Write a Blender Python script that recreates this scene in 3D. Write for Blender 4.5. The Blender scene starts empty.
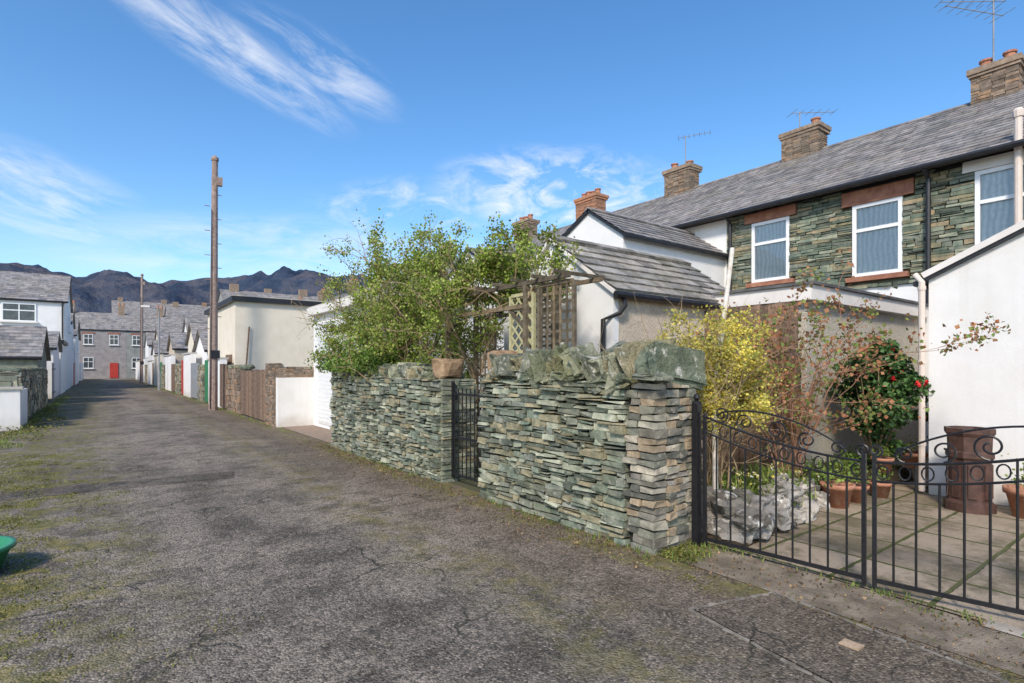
import bpy, bmesh, math, random
from mathutils import Vector, Matrix, noise as mnoise
R=random.Random(7)
scene=bpy.context.scene
COL=scene.collection
# ------------------------------------------------------------ node helpers
def nn(nt,t,**k):
    n=nt.nodes.new(t)
    for a,b in k.items(): setattr(n,a,b)
    return n
def lk(nt,a,b): nt.links.new(a,b)
def math_n(nt,op,a,b=None,clamp=False):
    n=nn(nt,'ShaderNodeMath',operation=op); n.use_clamp=clamp
    for i,v in enumerate((a,b)):
        if v is None: continue
        if isinstance(v,(int,float)): n.inputs[i].default_value=v
        else: lk(nt,v,n.inputs[i])
    return n.outputs[0]
def mix_n(nt,fac,a,b,bt='MIX'):
    n=nn(nt,'ShaderNodeMix',data_type='RGBA',blend_type=bt)
    for i,v in ((0,fac),(6,a),(7,b)):
        if isinstance(v,(int,float)): n.inputs[i].default_value=v
        elif isinstance(v,tuple): n.inputs[i].default_value=(v[0],v[1],v[2],1)
        else: lk(nt,v,n.inputs[i])
    return n.outputs[2]
def noise_n(nt,vec,scale,detail=4,rough=.55,dist=0):
    n=nn(nt,'ShaderNodeTexNoise'); n.inputs['Scale'].default_value=scale
    n.inputs['Detail'].default_value=detail; n.inputs['Roughness'].default_value=rough
    n.inputs['Distortion'].default_value=dist
    lk(nt,vec,n.inputs['Vector']); return n.outputs['Fac']
def mr(nt,v,a,b,c=0.,d=1.,smooth=False):
    n=nn(nt,'ShaderNodeMapRange'); n.inputs[1].default_value=a;n.inputs[2].default_value=b
    n.inputs[3].default_value=c;n.inputs[4].default_value=d
    if smooth: n.interpolation_type='SMOOTHSTEP'
    lk(nt,v,n.inputs[0]); return n.outputs[0]
def ramp(nt,v,stops,const=False):
    n=nn(nt,'ShaderNodeValToRGB'); cr=n.color_ramp
    if const: cr.interpolation='CONSTANT'
    while len(cr.elements)<len(stops): cr.elements.new(.5)
    for e,(p,c) in zip(cr.elements,stops): e.position=p; e.color=(c[0],c[1],c[2],1)
    lk(nt,v,n.inputs[0]); return n.outputs[0]
def base_mat(name,rough=.8,spec=.3):
    m=bpy.data.materials.new(name); m.use_nodes=True; nt=m.node_tree
    b=nt.nodes['Principled BSDF']; b.inputs['Roughness'].default_value=rough
    b.inputs['Specular IOR Level'].default_value=spec
    g=nn(nt,'ShaderNodeNewGeometry')
    return m,nt,b,g
def bump_n(nt,b,h,strength=.4,dist=.01):
    n=nn(nt,'ShaderNodeBump'); n.inputs['Strength'].default_value=strength; n.inputs['Distance'].default_value=dist
    lk(nt,h,n.inputs['Height']); lk(nt,n.outputs[0],b.inputs['Normal'])
def mat(name,c1,c2,scale=3,rough=.8,bump=.3,bscale=60,bdist=.006,island=None,dirt=0.,dirtcol=(.1,.09,.06),spec=.3,lo=.35,hi=.65,metal=0,grime=0,lichen=None):
    m,nt,b,g=base_mat(name,rough,spec); P=g.outputs['Position']
    f=mr(nt,noise_n(nt,P,scale,5,.6),lo,hi)
    c=mix_n(nt,f,c1,c2)
    if island:
        n=len(island)
        ic=ramp(nt,g.outputs['Random Per Island'],[(i/n,k) for i,k in enumerate(island)],True)
        c=mix_n(nt,1.,c,ic,'MULTIPLY')
    if dirt>0:
        d=mr(nt,noise_n(nt,P,.9,6,.65),.48,.72)
        c=mix_n(nt,math_n(nt,'MULTIPLY',d,dirt),c,dirtcol)
    if lichen:
        c=mix_n(nt,mr(nt,noise_n(nt,P,lichen[0],5,.7),.56,.66,0,lichen[2]),c,lichen[1])
    if grime:
        s=nn(nt,'ShaderNodeMapping'); s.inputs['Scale'].default_value=(5,5,.35); lk(nt,P,s.inputs[0])
        d=mr(nt,noise_n(nt,s.outputs[0],1.6,5,.6),.5,.8,0,grime)
        c=mix_n(nt,d,c,dirtcol)
        sx=nn(nt,'ShaderNodeSeparateXYZ'); lk(nt,P,sx.inputs[0])
        zz=math_n(nt,'ADD',sx.outputs[2],mr(nt,noise_n(nt,P,2.5,5),0,1,-.35,.35))
        c=mix_n(nt,mr(nt,zz,.35,0,0,.6),c,dirtcol)
    lk(nt,c,b.inputs['Base Color']); b.inputs['Metallic'].default_value=metal
    if bump: bump_n(nt,b,noise_n(nt,P,bscale,3,.7),bump,bdist)
    return m
SL=[(.58,.64,.58),(1.,1.,.98),(.8,.86,.76),(1.35,1.36,1.22),(.42,.46,.43),(1.2,1.02,.78),(.85,.95,.88),(1.7,1.64,1.46),(.68,.68,.62),(1.3,1.08,.82),(.9,.9,.85)]
NE=[(.7,.7,.7),(1,1,1),(1.25,1.22,1.18),(.85,.83,.8),(1.1,1.05,1.),(.55,.54,.52)]
M={}
M['slate_stone']=mat('slate_stone_mat',(.145,.168,.138),(.31,.315,.255),9,.82,.9,45,.014,island=SL,dirt=.4,dirtcol=(.20,.18,.10),lichen=(14,(.52,.49,.38),.5))
M['slate_pale']=mat('slate_quoin_mat',(.18,.163,.14),(.34,.31,.262),8,.85,.8,40,.012,island=SL,dirt=.4,dirtcol=(.16,.14,.09),lichen=(12,(.48,.43,.36),.5))
M['slate_facade']=mat('slate_facade_mat',(.115,.145,.120),(.25,.255,.20),6,.8,.7,30,.012,island=SL+[(1.7,1.25,.95)],dirt=.25,dirtcol=(.13,.12,.08),lichen=(7,(.36,.34,.27),.4))
M['coping']=mat('coping_stone_mat',(.085,.10,.08),(.25,.255,.20),7,.9,1.,28,.03,island=SL,dirt=.7,dirtcol=(.14,.14,.06),lichen=(9,(.54,.52,.44),.8))
M['rock']=mat('rockery_stone_mat',(.16,.15,.135),(.42,.39,.35),6,.9,1.,25,.02,island=NE,dirt=.4,lichen=(8,(.72,.69,.63),.9))
M['brownstone']=mat('sandstone_block_mat',(.22,.14,.08),(.36,.25,.15),9,.9,.9,40,.02)
M['sandstone']=mat('red_sandstone_mat',(.26,.11,.07),(.40,.19,.12),7,.85,.5,60,.006)
M['core']=mat('wall_core_mat',(.02,.02,.017),(.035,.034,.028),9,.95,.5)
M['roof']=mat('roof_slate_mat',(.20,.187,.180),(.36,.333,.315),5,.6,.4,60,.004,island=[(.65,.66,.68),(1,1,1),(.88,.87,.85),(1.18,1.14,1.1),(.95,.9,.86),(1.05,1.05,1.05),(.78,.78,.78)],dirt=.4,dirtcol=(.21,.19,.12),spec=.3)
M['roofold']=mat('old_roof_slate_mat',(.22,.205,.185),(.40,.37,.33),6,.75,.6,50,.008,island=NE,dirt=.5,dirtcol=(.18,.165,.09),spec=.25,lichen=(11,(.46,.44,.37),.6))
M['white']=mat('white_render_mat',(.74,.73,.70),(.81,.80,.78),2,.85,.5,110,.005,dirt=.10,dirtcol=(.5,.47,.42))
M['whiteg']=mat('weathered_white_render_mat',(.74,.72,.68),(.80,.785,.76),2,.85,.7,110,.007,dirt=.12,dirtcol=(.48,.43,.36),grime=.15)
M['cream']=mat('cream_render_mat',(.68,.61,.49),(.75,.68,.56),2,.9,.6,90,.006,dirt=.1,dirtcol=(.48,.42,.33),grime=.14)
def pebble(name,a,b_):
    m,nt,b,g=base_mat(name,.9,.2); P=g.outputs['Position']
    v=nn(nt,'ShaderNodeTexVoronoi'); v.inputs['Scale'].default_value=75; lk(nt,P,v.inputs['Vector'])
    sx=nn(nt,'ShaderNodeSeparateColor'); lk(nt,v.outputs['Color'],sx.inputs[0])
    c=mix_n(nt,sx.outputs[0],a,b_)
    c=mix_n(nt,mr(nt,noise_n(nt,P,1.2,6),.45,.7,0,.35),c,(.30,.25,.19))
    lk(nt,c,b.inputs['Base Color']); bump_n(nt,b,v.outputs['Distance'],.8,-.012); return m
M['pebble']=pebble('pebbledash_mat',(.50,.41,.31),(.74,.64,.51))
M['pebblegrey']=pebble('grey_pebbledash_mat',(.42,.38,.31),(.64,.59,.50))
M['wood']=mat('weathered_wood_mat',(.12,.08,.055),(.25,.17,.12),14,.85,.6,90,.006,island=[(.8,.8,.8),(1,1,1),(1.2,1.15,1.1)])
M['trellis']=mat('trellis_wood_mat',(.09,.07,.045),(.19,.155,.105),14,.85,.5,90,.006,island=[(.7,.7,.7),(1,1,1),(1.3,1.2,1.1)])
M['trellis_pale']=mat('pale_trellis_mat',(.34,.32,.16),(.46,.42,.25),14,.85,.5,90,.006)
M['polewood']=mat('pole_wood_mat',(.24,.165,.135),(.38,.29,.24),9,.85,.6,50,.01)
M['iron']=mat('black_iron_mat',(.010,.010,.012),(.018,.018,.02),30,.4,.2,120,.002,spec=.4)
M['gutter']=mat('black_plastic_mat',(.012,.012,.014),(.02,.02,.022),10,.45,0,spec=.5)
M['upvc']=mat('white_frame_mat',(.78,.78,.77),(.82,.82,.81),10,.35,0,spec=.5)
M['fascia']=mat('cream_fascia_mat',(.70,.65,.60),(.77,.73,.68),5,.6,.1,60,.003,dirt=.2,dirtcol=(.40,.37,.32))
M['pipe']=mat('cream_pipe_mat',(.64,.54,.46),(.70,.60,.52),6,.5,0)
M['mortar']=mat('mortar_mat',(.42,.39,.34),(.54,.50,.44),12,.9,.6)
M['terracotta']=mat('terracotta_mat',(.33,.14,.08),(.45,.22,.14),12,.8,.3,50,.004,lichen=(14,(.5,.38,.3),.4))
M['claypot']=mat('salt_glazed_pot_mat',(.055,.03,.024),(.11,.058,.044),10,.55,.4,40,.008)
M['soil']=mat('soil_mat',(.035,.025,.016),(.07,.05,.03),12,.95,.9,50,.02)
M['bark']=mat('twig_bark_mat',(.22,.15,.085),(.38,.28,.17),12,.85,0)
M['redbark']=mat('red_twig_mat',(.22,.11,.07),(.36,.20,.13),12,.85,0)
M['greendoor']=mat('green_door_mat',(.03,.17,.07),(.05,.22,.10),4,.5,.1)
M['greydoor']=mat('grey_door_mat',(.22,.23,.24),(.30,.31,.32),4,.6,.1)
M['reddoor']=mat('red_door_mat',(.42,.04,.03),(.5,.06,.04),4,.5,.1)
M['rubble']=mat('rubble_stone_mat',(.17,.165,.14),(.34,.32,.26),3,.85,.8,25,.02,island=SL,dirt=.4,dirtcol=(.2,.17,.11))
M['farstone']=mat('far_stone_wall_mat',(.25,.22,.21),(.38,.35,.33),1.6,.85,.3,8,.02,lo=.3,hi=.7)
M['fargrey']=mat('far_grey_stone_mat',(.20,.215,.205),(.34,.34,.31),1.6,.85,.3,8,.02,lo=.3,hi=.7)
def curtain():
    m,nt,b,g=base_mat('net_curtain_mat',.9,.1); P=g.outputs['Position']
    w=nn(nt,'ShaderNodeTexWave',wave_type='BANDS',bands_direction='Y'); w.inputs['Scale'].default_value=3.6; w.inputs['Distortion'].default_value=6; w.inputs['Detail'].default_value=4; w.inputs['Detail Scale'].default_value=.8
    lk(nt,P,w.inputs[0]); c=mix_n(nt,w.outputs['Fac'],(.66,.69,.69),(.86,.86,.85))
    c=mix_n(nt,mr(nt,noise_n(nt,P,18,4,.7),.5,.62,0,.35),c,(.5,.54,.54))
    lk(nt,c,b.inputs['Base Color']); return m
M['curtain']=curtain()
def glass():
    m=bpy.data.materials.new('window_glass_mat'); m.use_nodes=True; nt=m.node_tree; nt.nodes.clear()
    o=nn(nt,'ShaderNodeOutputMaterial'); t=nn(nt,'ShaderNodeBsdfTransparent'); t.inputs[0].default_value=(.95,.97,.97,1)
    gl=nn(nt,'ShaderNodeBsdfGlossy'); gl.inputs['Roughness'].default_value=.03
    fr=nn(nt,'ShaderNodeFresnel'); fr.inputs[0].default_value=1.5
    mx=nn(nt,'ShaderNodeMixShader'); lk(nt,fr.outputs[0],mx.inputs[0]); lk(nt,t.outputs[0],mx.inputs[1]); lk(nt,gl.outputs[0],mx.inputs[2]); lk(nt,mx.outputs[0],o.inputs[0]); return m
M['glass']=glass()
M['darkglass']=mat('dark_window_mat',(.03,.035,.04),(.07,.08,.09),3,.12,0,spec=.8)
def leafmat(name,cols,trans=.25,rough=.55):
    m=bpy.data.materials.new(name); m.use_nodes=True; nt=m.node_tree
    b=nt.nodes['Principled BSDF']; b.inputs['Roughness'].default_value=rough; b.inputs['Specular IOR Level'].default_value=.3
    g=nn(nt,'ShaderNodeNewGeometry'); n=len(cols)
    c=ramp(nt,g.outputs['Random Per Island'],[(i/n,k) for i,k in enumerate(cols)],True)
    f=mr(nt,noise_n(nt,g.outputs['Position'],2.2,2),.35,.65,.65,1.3)
    cb=nn(nt,'ShaderNodeCombineColor'); [lk(nt,f,cb.inputs[i]) for i in range(3)]
    c=mix_n(nt,1.,c,cb.outputs[0],'MULTIPLY')
    lk(nt,c,b.inputs['Base Color'])
    tr=nn(nt,'ShaderNodeBsdfTranslucent'); lk(nt,c,tr.inputs[0])
    mx=nn(nt,'ShaderNodeMixShader'); mx.inputs[0].default_value=trans
    lk(nt,b.outputs[0],mx.inputs[1]); lk(nt,tr.outputs[0],mx.inputs[2]); lk(nt,mx.outputs[0],nt.nodes['Material Output'].inputs[0]); return m
M['leaf']=leafmat('spring_leaf_mat',[(.22,.30,.04),(.28,.37,.05),(.35,.43,.08),(.13,.20,.03),(.42,.47,.12),(.24,.33,.05),(.36,.30,.13),(.30,.36,.08)],.35)
M['ivy']=leafmat('ivy_leaf_mat',[(.08,.15,.025),(.12,.21,.04),(.17,.27,.05),(.22,.31,.06)],.2)
M['forsythia']=leafmat('forsythia_petal_mat',[(.66,.54,.09),(.74,.61,.11),(.60,.50,.10),(.50,.48,.12),(.36,.40,.10),(.76,.66,.18),(.62,.54,.12)],.35)
M['camellia']=leafmat('camellia_leaf_mat',[(.035,.085,.025),(.06,.13,.035),(.10,.18,.06),(.04,.075,.02)],.1,.35)
M['redleaf']=leafmat('bronze_leaf_mat',[(.36,.15,.07),(.27,.15,.07),(.22,.25,.06),(.42,.20,.10),(.18,.25,.06)],.25)
M['redflower']=leafmat('red_flower_mat',[(.60,.02,.02),(.50,.01,.02),(.70,.04,.05)],.2)
M['grass']=leafmat('grass_blade_mat',[(.16,.24,.04),(.24,.33,.07),(.12,.19,.04),(.30,.32,.09)],.3)
M['moss']=leafmat('moss_mat',[(.14,.15,.03),(.20,.20,.04),(.10,.11,.025),(.25,.22,.06)],.1)
M['flowery']=leafmat('pale_flower_mat',[(.7,.58,.1),(.75,.7,.3),(.75,.75,.65)],.2)

# ------------------------------------------------------------ mesh builder
class MB:
    def __init__(s): s.v=[]; s.f=[]
    def add(s,vs,fs):
        o=len(s.v); s.v+= [tuple(p) for p in vs]; s.f+=[tuple(i+o for i in f) for f in fs]
    def box(s,x0,x1,y0,y1,z0,z1,j=0):
        vs=[(x+R.uniform(-j,j),y+R.uniform(-j,j),z+R.uniform(-j,j)) for x in(x0,x1) for y in (y0,y1) for z in (z0,z1)]
        s.add(vs,[(0,1,3,2),(4,6,7,5),(0,4,5,1),(2,3,7,6),(0,2,6,4),(1,5,7,3)])
    def obox(s,c,u,n,w,d,h,j=0):
        c=Vector(c);u=Vector(u).normalized();n=Vector(n).normalized(); z=u.cross(n)
        vs=[]
        for a in(-.5,.5):
            for b in(-.5,.5):
                for e in(-.5,.5):
                    vs.append(c+u*(a*w+R.uniform(-j,j))+n*(b*d+R.uniform(-j,j))+z*(e*h+R.uniform(-j,j)))
        s.add(vs,[(0,1,3,2),(4,6,7,5),(0,4,5,1),(2,3,7,6),(0,2,6,4),(1,5,7,3)])
    def tube(s,pts,r0,r1=None,sides=6,cap=True):
        if r1 is None:r1=r0
        pts=[Vector(p) for p in pts]; n=len(pts); o=len(s.v)
        prev=None
        for i,p in enumerate(pts):
            t=(pts[min(i+1,n-1)]-pts[max(i-1,0)])
            if t.length<1e-9: t=Vector((0,0,1))
            t.normalize()
            if prev is None:
                a=t.orthogonal().normalized()
            else:
                a=(prev-t*prev.dot(t))
                a=a.normalized() if a.length>1e-6 else t.orthogonal().normalized()
            prev=a; b=t.cross(a); r=r0+(r1-r0)*i/max(1,n-1)
            for k in range(sides):
                an=2*math.pi*k/sides; s.v.append(tuple(p+a*math.cos(an)*r+b*math.sin(an)*r))
        for i in range(n-1):
            for k in range(sides):
                s.f.append((o+i*sides+k,o+i*sides+(k+1)%sides,o+(i+1)*sides+(k+1)%sides,o+(i+1)*sides+k))
        if cap:
            s.f.append(tuple(o+k for k in range(sides))[::-1]); s.f.append(tuple(o+(n-1)*sides+k for k in range(sides)))
    def lathe(s,c,prof,sides=24):
        o=len(s.v);c=Vector(c)
        for r,z in prof:
            for k in range(sides):
                a=2*math.pi*k/sides; s.v.append((c.x+r*math.cos(a),c.y+r*math.sin(a),c.z+z))
        for i in range(len(prof)-1):
            for k in range(sides):
                s.f.append((o+i*sides+k,o+i*sides+(k+1)%sides,o+(i+1)*sides+(k+1)%sides,o+(i+1)*sides+k))
    def obj(s,name,m,parent=None,smooth=False):
        me=bpy.data.meshes.new(name); me.from_pydata(s.v,[],s.f); me.materials.append(m)
        bm=bmesh.new(); bm.from_mesh(me); bmesh.ops.recalc_face_normals(bm,faces=bm.faces); bm.to_mesh(me); bm.free()
        if smooth: me.polygons.foreach_set('use_smooth',[True]*len(me.polygons))
        o=bpy.data.objects.new(name,me); COL.objects.link(o)
        if parent: o.parent=parent
        return o
def raw_obj(mb,name,m,parent=None):
    me=bpy.data.meshes.new(name); me.from_pydata(mb.v,[],mb.f); me.materials.append(m)
    o=bpy.data.objects.new(name,me); COL.objects.link(o)
    if parent:o.parent=parent
    return o
def empty(name):
    o=bpy.data.objects.new(name,None); COL.objects.link(o); return o
_bm=bmesh.new(); bmesh.ops.create_icosphere(_bm,subdivisions=3,radius=1); _bm.verts.ensure_lookup_table()
RV=[v.co.copy() for v in _bm.verts]; RF=[tuple(v.index for v in f.verts) for f in _bm.faces]; _bm.free()
def rock(mb,c,sx,sy,sz,rz=0,tilt=0,ex=.55,amp=.22,tx=0):
    off=Vector((R.uniform(-50,50),R.uniform(-50,50),R.uniform(-50,50)))
    rot=Matrix.Rotation(rz,3,'Z')@Matrix.Rotation(tilt,3,'X')@Matrix.Rotation(tx,3,'Y')
    vs=[]
    for p in RV:
        q=Vector([math.copysign(abs(a)**ex,a) for a in p])
        q*=1+amp*mnoise.noise(p*1.3+off)*1.6+amp*.5*mnoise.noise(p*4+off)
        vs.append(Vector(c)+rot@Vector((q.x*sx,q.y*sy,q.z*sz)))
    mb.add(vs,RF)
def stone_face(mb,o,u,n,L,H,hr=(.035,.07),wr=(.12,.4),depth=.12,proud=(0,.03),holes=(),j=.006,wav=.012,gap=.006):
    o=Vector(o);u=Vector(u);n=Vector(n);z=0
    ph=R.uniform(0,6)
    while z<H-.01:
        h=min(R.uniform(*hr),H-z); 
        if H-z-h<.02: h=H-z
        iv=[(0,L)]
        for a,b,c,d in holes:
            if z+h>c+.005 and z<d-.005:
                nv=[]
                for s,e in iv:
                    if b<=s or a>=e: nv.append((s,e)); continue
                    if a>s+.01: nv.append((s,a))
                    if b<e-.01: nv.append((b,e))
                iv=nv
        for s,e in iv:
            x=s
            while x<e-.005:
                w=min(R.uniform(*wr),e-x)
                if e-x-w<.06: w=e-x
                pr=R.uniform(*proud); w2=wav*math.sin(x*2.3+ph)*min(1,z*6)*min(1,(H-z)*4)
                parts=[(0,h)]
                if h>.055 and wav>0 and R.random()<.35: parts=[(0,h*.5),(h*.5,h*.5)]
                for zo,hh in parts:
                    c=o+u*(x+w/2)+n*((pr-depth)/2)+Vector((0,0,z+zo+hh/2+w2))
                    mb.obox(c,u,n,max(.01,w-gap*R.uniform(.5,2)),depth+pr,max(.01,hh-gap*R.uniform(.4,1.4)),j)
                    pr=max(proud[0],pr+R.uniform(-.012,.012))
                x+=w
        z+=h
def slates(mb,o,u,s,L,S,row=.2,w=.28,th=.012):
    o=Vector(o);u=Vector(u).normalized();s=Vector(s).normalized(); n=u.cross(s)
    if n.z<0:n=-n
    k=0; d=0
    while d<S-.02:
        r=min(row,S-d); x=-(w/2 if k%2 else 0)
        while x<L:
            ww=w*R.uniform(.85,1.15); a=max(0,x);b=min(L,x+ww-.006)
            if b-a>.03:
                jt=R.uniform(-.006,.006); lf=R.uniform(0,.006)
                p0=o+u*a+s*(d+jt);p1=o+u*b+s*(d+jt+R.uniform(-.004,.004));p2=o+u*b+s*(d+r+.03);p3=o+u*a+s*(d+r+.03)
                mb.add([p0+n*(.004),p1+n*.004,p0+n*(th+.014+lf),p1+n*(th+.014+lf*.6),p2+n*.008,p3+n*.008],[(0,1,3,2),(2,3,4,5)])
            x+=ww
        d+=row; k+=1
LEAF=[(-.5,0,0),(0,-.32,.08),(.5,0,0),(0,.32,.08)]
def leaf_at(mb,p,size):
    a=Vector((R.gauss(0,1),R.gauss(0,1),R.gauss(0,1))).normalized(); b=a.orthogonal().normalized()
    b=(Matrix.Rotation(R.uniform(0,6.28),3,a)@b); c=a.cross(b); s=size*R.uniform(.6,1.3)
    o=len(mb.v)
    for x,y,z in LEAF:
        q=p+a*(x*s)+b*(y*s*1.5)+c*(z*s*2); mb.v.append((q.x,q.y,q.z))
    mb.f.append((o,o+1,o+2,o+3))
def grow(tb,tips,p,d,L,r,depth,bend=.25,up=.0,split=3,sides=5):
    p=Vector(p);d=Vector(d).normalized();n=6;pts=[p.copy()]
    for i in range(n):
        d=(d+Vector((R.gauss(0,bend),R.gauss(0,bend),R.gauss(0,bend)+up))*.6).normalized()
        p=p+d*(L/n); pts.append(p.copy())
        if depth==0 or i>n*.5: tips.append((p.copy(),depth))
    tb.tube(pts,r,r*.45,sides,False)
    if depth>0:
        for k in range(split):
            q=pts[R.randint(2,n)]; dd=(d+Vector((R.gauss(0,.8),R.gauss(0,.8),R.gauss(0,.6)))).normalized()
            grow(tb,tips,q,dd,L*R.uniform(.45,.7),r*.5,depth-1,bend,up,split,max(3,sides-1))
def window(parent,c,u,n,w,h,bars=(.32,),vert=False,sill=None,cur=True,fw=.055):
    c=Vector(c);u=Vector(u);n=Vector(n);Z=Vector((0,0,1))
    f=MB()
    for sg in(-1,1):
        f.obox(c+u*sg*(w/2-fw/2),u,n,fw,.06,h)
        f.obox(c+Z*sg*(h/2-fw/2),u,n,w-2*fw-.002,.058,fw)
    for b in bars: f.obox(c+Z*(h/2-b*h),u,n,w-2*fw-.002,.064,fw*.9)
    if vert: f.obox(c,u,n,fw*.8,.05,h-2*fw-.002)
    f.obj('frame',M['upvc'],parent)
    g=MB(); g.obox(c-n*.005,u,n,w-.06,.006,h-.06); g.obj('glass',M['glass'] if cur else M['darkglass'],parent)
    if cur:
        k=MB(); k.obox(c-n*.038,u,n,w-.02,.008,h-.02); k.obj('net_curtain',M['curtain'],parent)
    if sill:
        k=MB(); k.obox(c-Z*(h/2+.05)+n*.05,u,n,w+.2,.2,.09,.003); k.obj('sill',sill,parent)

X=Vector((1,0,0));Y=Vector((0,1,0));Z=Vector((0,0,1))
# ------------------------------------------------------------ ground
g=MB(); g.add([(-6000,-6000,0),(6000,-6000,0),(6000,6000,0),(-6000,6000,0)],[(0,1,2,3)])
raw_obj(g,'ground',mat('earth_ground_mat',(.05,.06,.03),(.10,.09,.05),.5,.95,.3,20))
def asphalt(name='worn_asphalt_mat',dk=1.,mossy=True):
    m,nt,b,g=base_mat(name,.9,.15); P=g.outputs['Position']
    sx=nn(nt,'ShaderNodeSeparateXYZ'); lk(nt,P,sx.inputs[0]); PX=sx.outputs[0]
    q=lambda c:(c[0]*dk*1.04,c[1]*dk*.97,c[2]*dk*.87)
    big=noise_n(nt,P,.55,8,.65,.6)
    c=mix_n(nt,mr(nt,big,.38,.60),q((.105,.096,.088)),q((.25,.222,.192)))
    mp=nn(nt,'ShaderNodeMapping'); mp.inputs['Scale'].default_value=(1.6,.13,1); lk(nt,P,mp.inputs[0])
    tr=noise_n(nt,mp.outputs[0],1.,5,.6)
    c=mix_n(nt,mr(nt,tr,.42,.62,0,.6),c,q((.27,.24,.208)))
    med=noise_n(nt,P,2.4,7,.72)
    c=mix_n(nt,mr(nt,med,.49,.60,0,.72),c,q((.078,.072,.064)))
    edge=mr(nt,math_n(nt,'ADD',PX,mr(nt,noise_n(nt,P,1.3,6),0,1,-1.,1.)),2.1,3.3,0,.6)
    c=mix_n(nt,edge,c,q((.125,.10,.073)))
    v=nn(nt,'ShaderNodeTexVoronoi'); v.inputs['Scale'].default_value=80; lk(nt,P,v.inputs['Vector'])
    sc=nn(nt,'ShaderNodeSeparateColor'); lk(nt,v.outputs['Color'],sc.inputs[0])
    ag=mr(nt,sc.outputs[0],0,1,.4,1.65); cb=nn(nt,'ShaderNodeCombineColor'); [lk(nt,ag,cb.inputs[i]) for i in range(3)]
    c=mix_n(nt,.85,c,cb.outputs[0],'MULTIPLY')
    sp=mr(nt,sc.outputs[1],.92,.97,0,.55)
    c=mix_n(nt,sp,c,q((.45,.39,.34)))
    pit=mr(nt,noise_n(nt,P,16,4,.7),.36,.48,.6,0)
    c=mix_n(nt,pit,c,(.05,.046,.04))
    wv=nn(nt,'ShaderNodeVectorMath',operation='ADD'); nz=nn(nt,'ShaderNodeTexNoise'); nz.inputs['Scale'].default_value=1.8; nz.inputs['Detail'].default_value=5; lk(nt,P,nz.inputs['Vector'])
    sc2=nn(nt,'ShaderNodeVectorMath',operation='SCALE'); sc2.inputs['Scale'].default_value=.7; lk(nt,nz.outputs['Color'],sc2.inputs[0]); lk(nt,P,wv.inputs[0]); lk(nt,sc2.outputs[0],wv.inputs[1])
    vc=nn(nt,'ShaderNodeTexVoronoi',feature='DISTANCE_TO_EDGE'); vc.inputs['Scale'].default_value=.9; lk(nt,wv.outputs[0],vc.inputs['Vector'])
    cr=math_n(nt,'MULTIPLY',mr(nt,vc.outputs['Distance'],.003,.012,1,0),mr(nt,noise_n(nt,P,.8,2),.46,.6))
    c=mix_n(nt,math_n(nt,'MULTIPLY',cr,.7),c,(.04,.04,.03))
    if mossy:
        mn=noise_n(nt,P,2.6,8,.78)
        ml=mr(nt,math_n(nt,'ADD',PX,mr(nt,noise_n(nt,P,.9,4),0,1,-.8,.8)),.6,-.5)
        mrr=mr(nt,math_n(nt,'ADD',PX,mr(nt,noise_n(nt,P,.8,4),0,1,-.3,.3)),3.2,3.55)
        mid=mr(nt,math_n(nt,'ABSOLUTE',math_n(nt,'SUBTRACT',math_n(nt,'ADD',PX,mr(nt,noise_n(nt,P,.5,3),0,1,-.4,.4)),2.25)),.5,0,0,.6)
        mk=math_n(nt,'MULTIPLY',math_n(nt,'MAXIMUM',math_n(nt,'MAXIMUM',ml,mid),math_n(nt,'MULTIPLY',mrr,.8)),mr(nt,mn,.46,.56))
        mk2=math_n(nt,'MULTIPLY',mr(nt,noise_n(nt,P,.35,3),.5,.64),mr(nt,mn,.56,.67))
        mk=math_n(nt,'MAXIMUM',mk,math_n(nt,'MULTIPLY',mk2,.6))
        mc=mix_n(nt,mr(nt,noise_n(nt,P,9,4),.35,.65),(.085,.09,.024),(.25,.205,.055))
        c=mix_n(nt,math_n(nt,'MULTIPLY',mk,.85),c,mc)
    lk(nt,c,b.inputs['Base Color'])
    h=math_n(nt,'ADD',math_n(nt,'MULTIPLY',v.outputs['Distance'],-.9),noise_n(nt,P,22,5,.7))
    h=math_n(nt,'SUBTRACT',h,math_n(nt,'MULTIPLY',cr,1.2))
    bump_n(nt,b,h,.75,.012); return m
M['asphalt']=asphalt()
g=MB()
ys=[-30]+[ -10+i*1.0 for i in range(0,111)]
for a,b_ in zip(ys[:-1],ys[1:]):
    o=len(g.v); 
    for yy in(a,b_):
        for xx in (-6,3.75) if yy<16 else (-1.9,3.75): g.v.append((xx,yy,.004))
    g.f.append((o,o+1,o+3,o+2))
raw_obj(g,'lane_road',M['asphalt'])
M['patch']=asphalt('tarmac_patch_mat',.9,False)
def sheet(name,pts,z,m,rag=0):
    g=MB();out=[]
    for i,p in enumerate(pts):
        q=pts[(i+1)%len(pts)]; n=12 if rag else 1
        for k in range(n): 
            t=k/n; out.append((p[0]+(q[0]-p[0])*t+R.uniform(-rag,rag),p[1]+(q[1]-p[1])*t+R.uniform(-rag,rag),z))
    g.add(out,[tuple(range(len(out)))]); return raw_obj(g,name,m)
sheet('tarmac_patch',[(-1.5,8.7),(1.5,8.55),(1.6,9.1),(-1.4,9.25)],.008,asphalt('dark_patch_mat',.65,False),.03)
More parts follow.
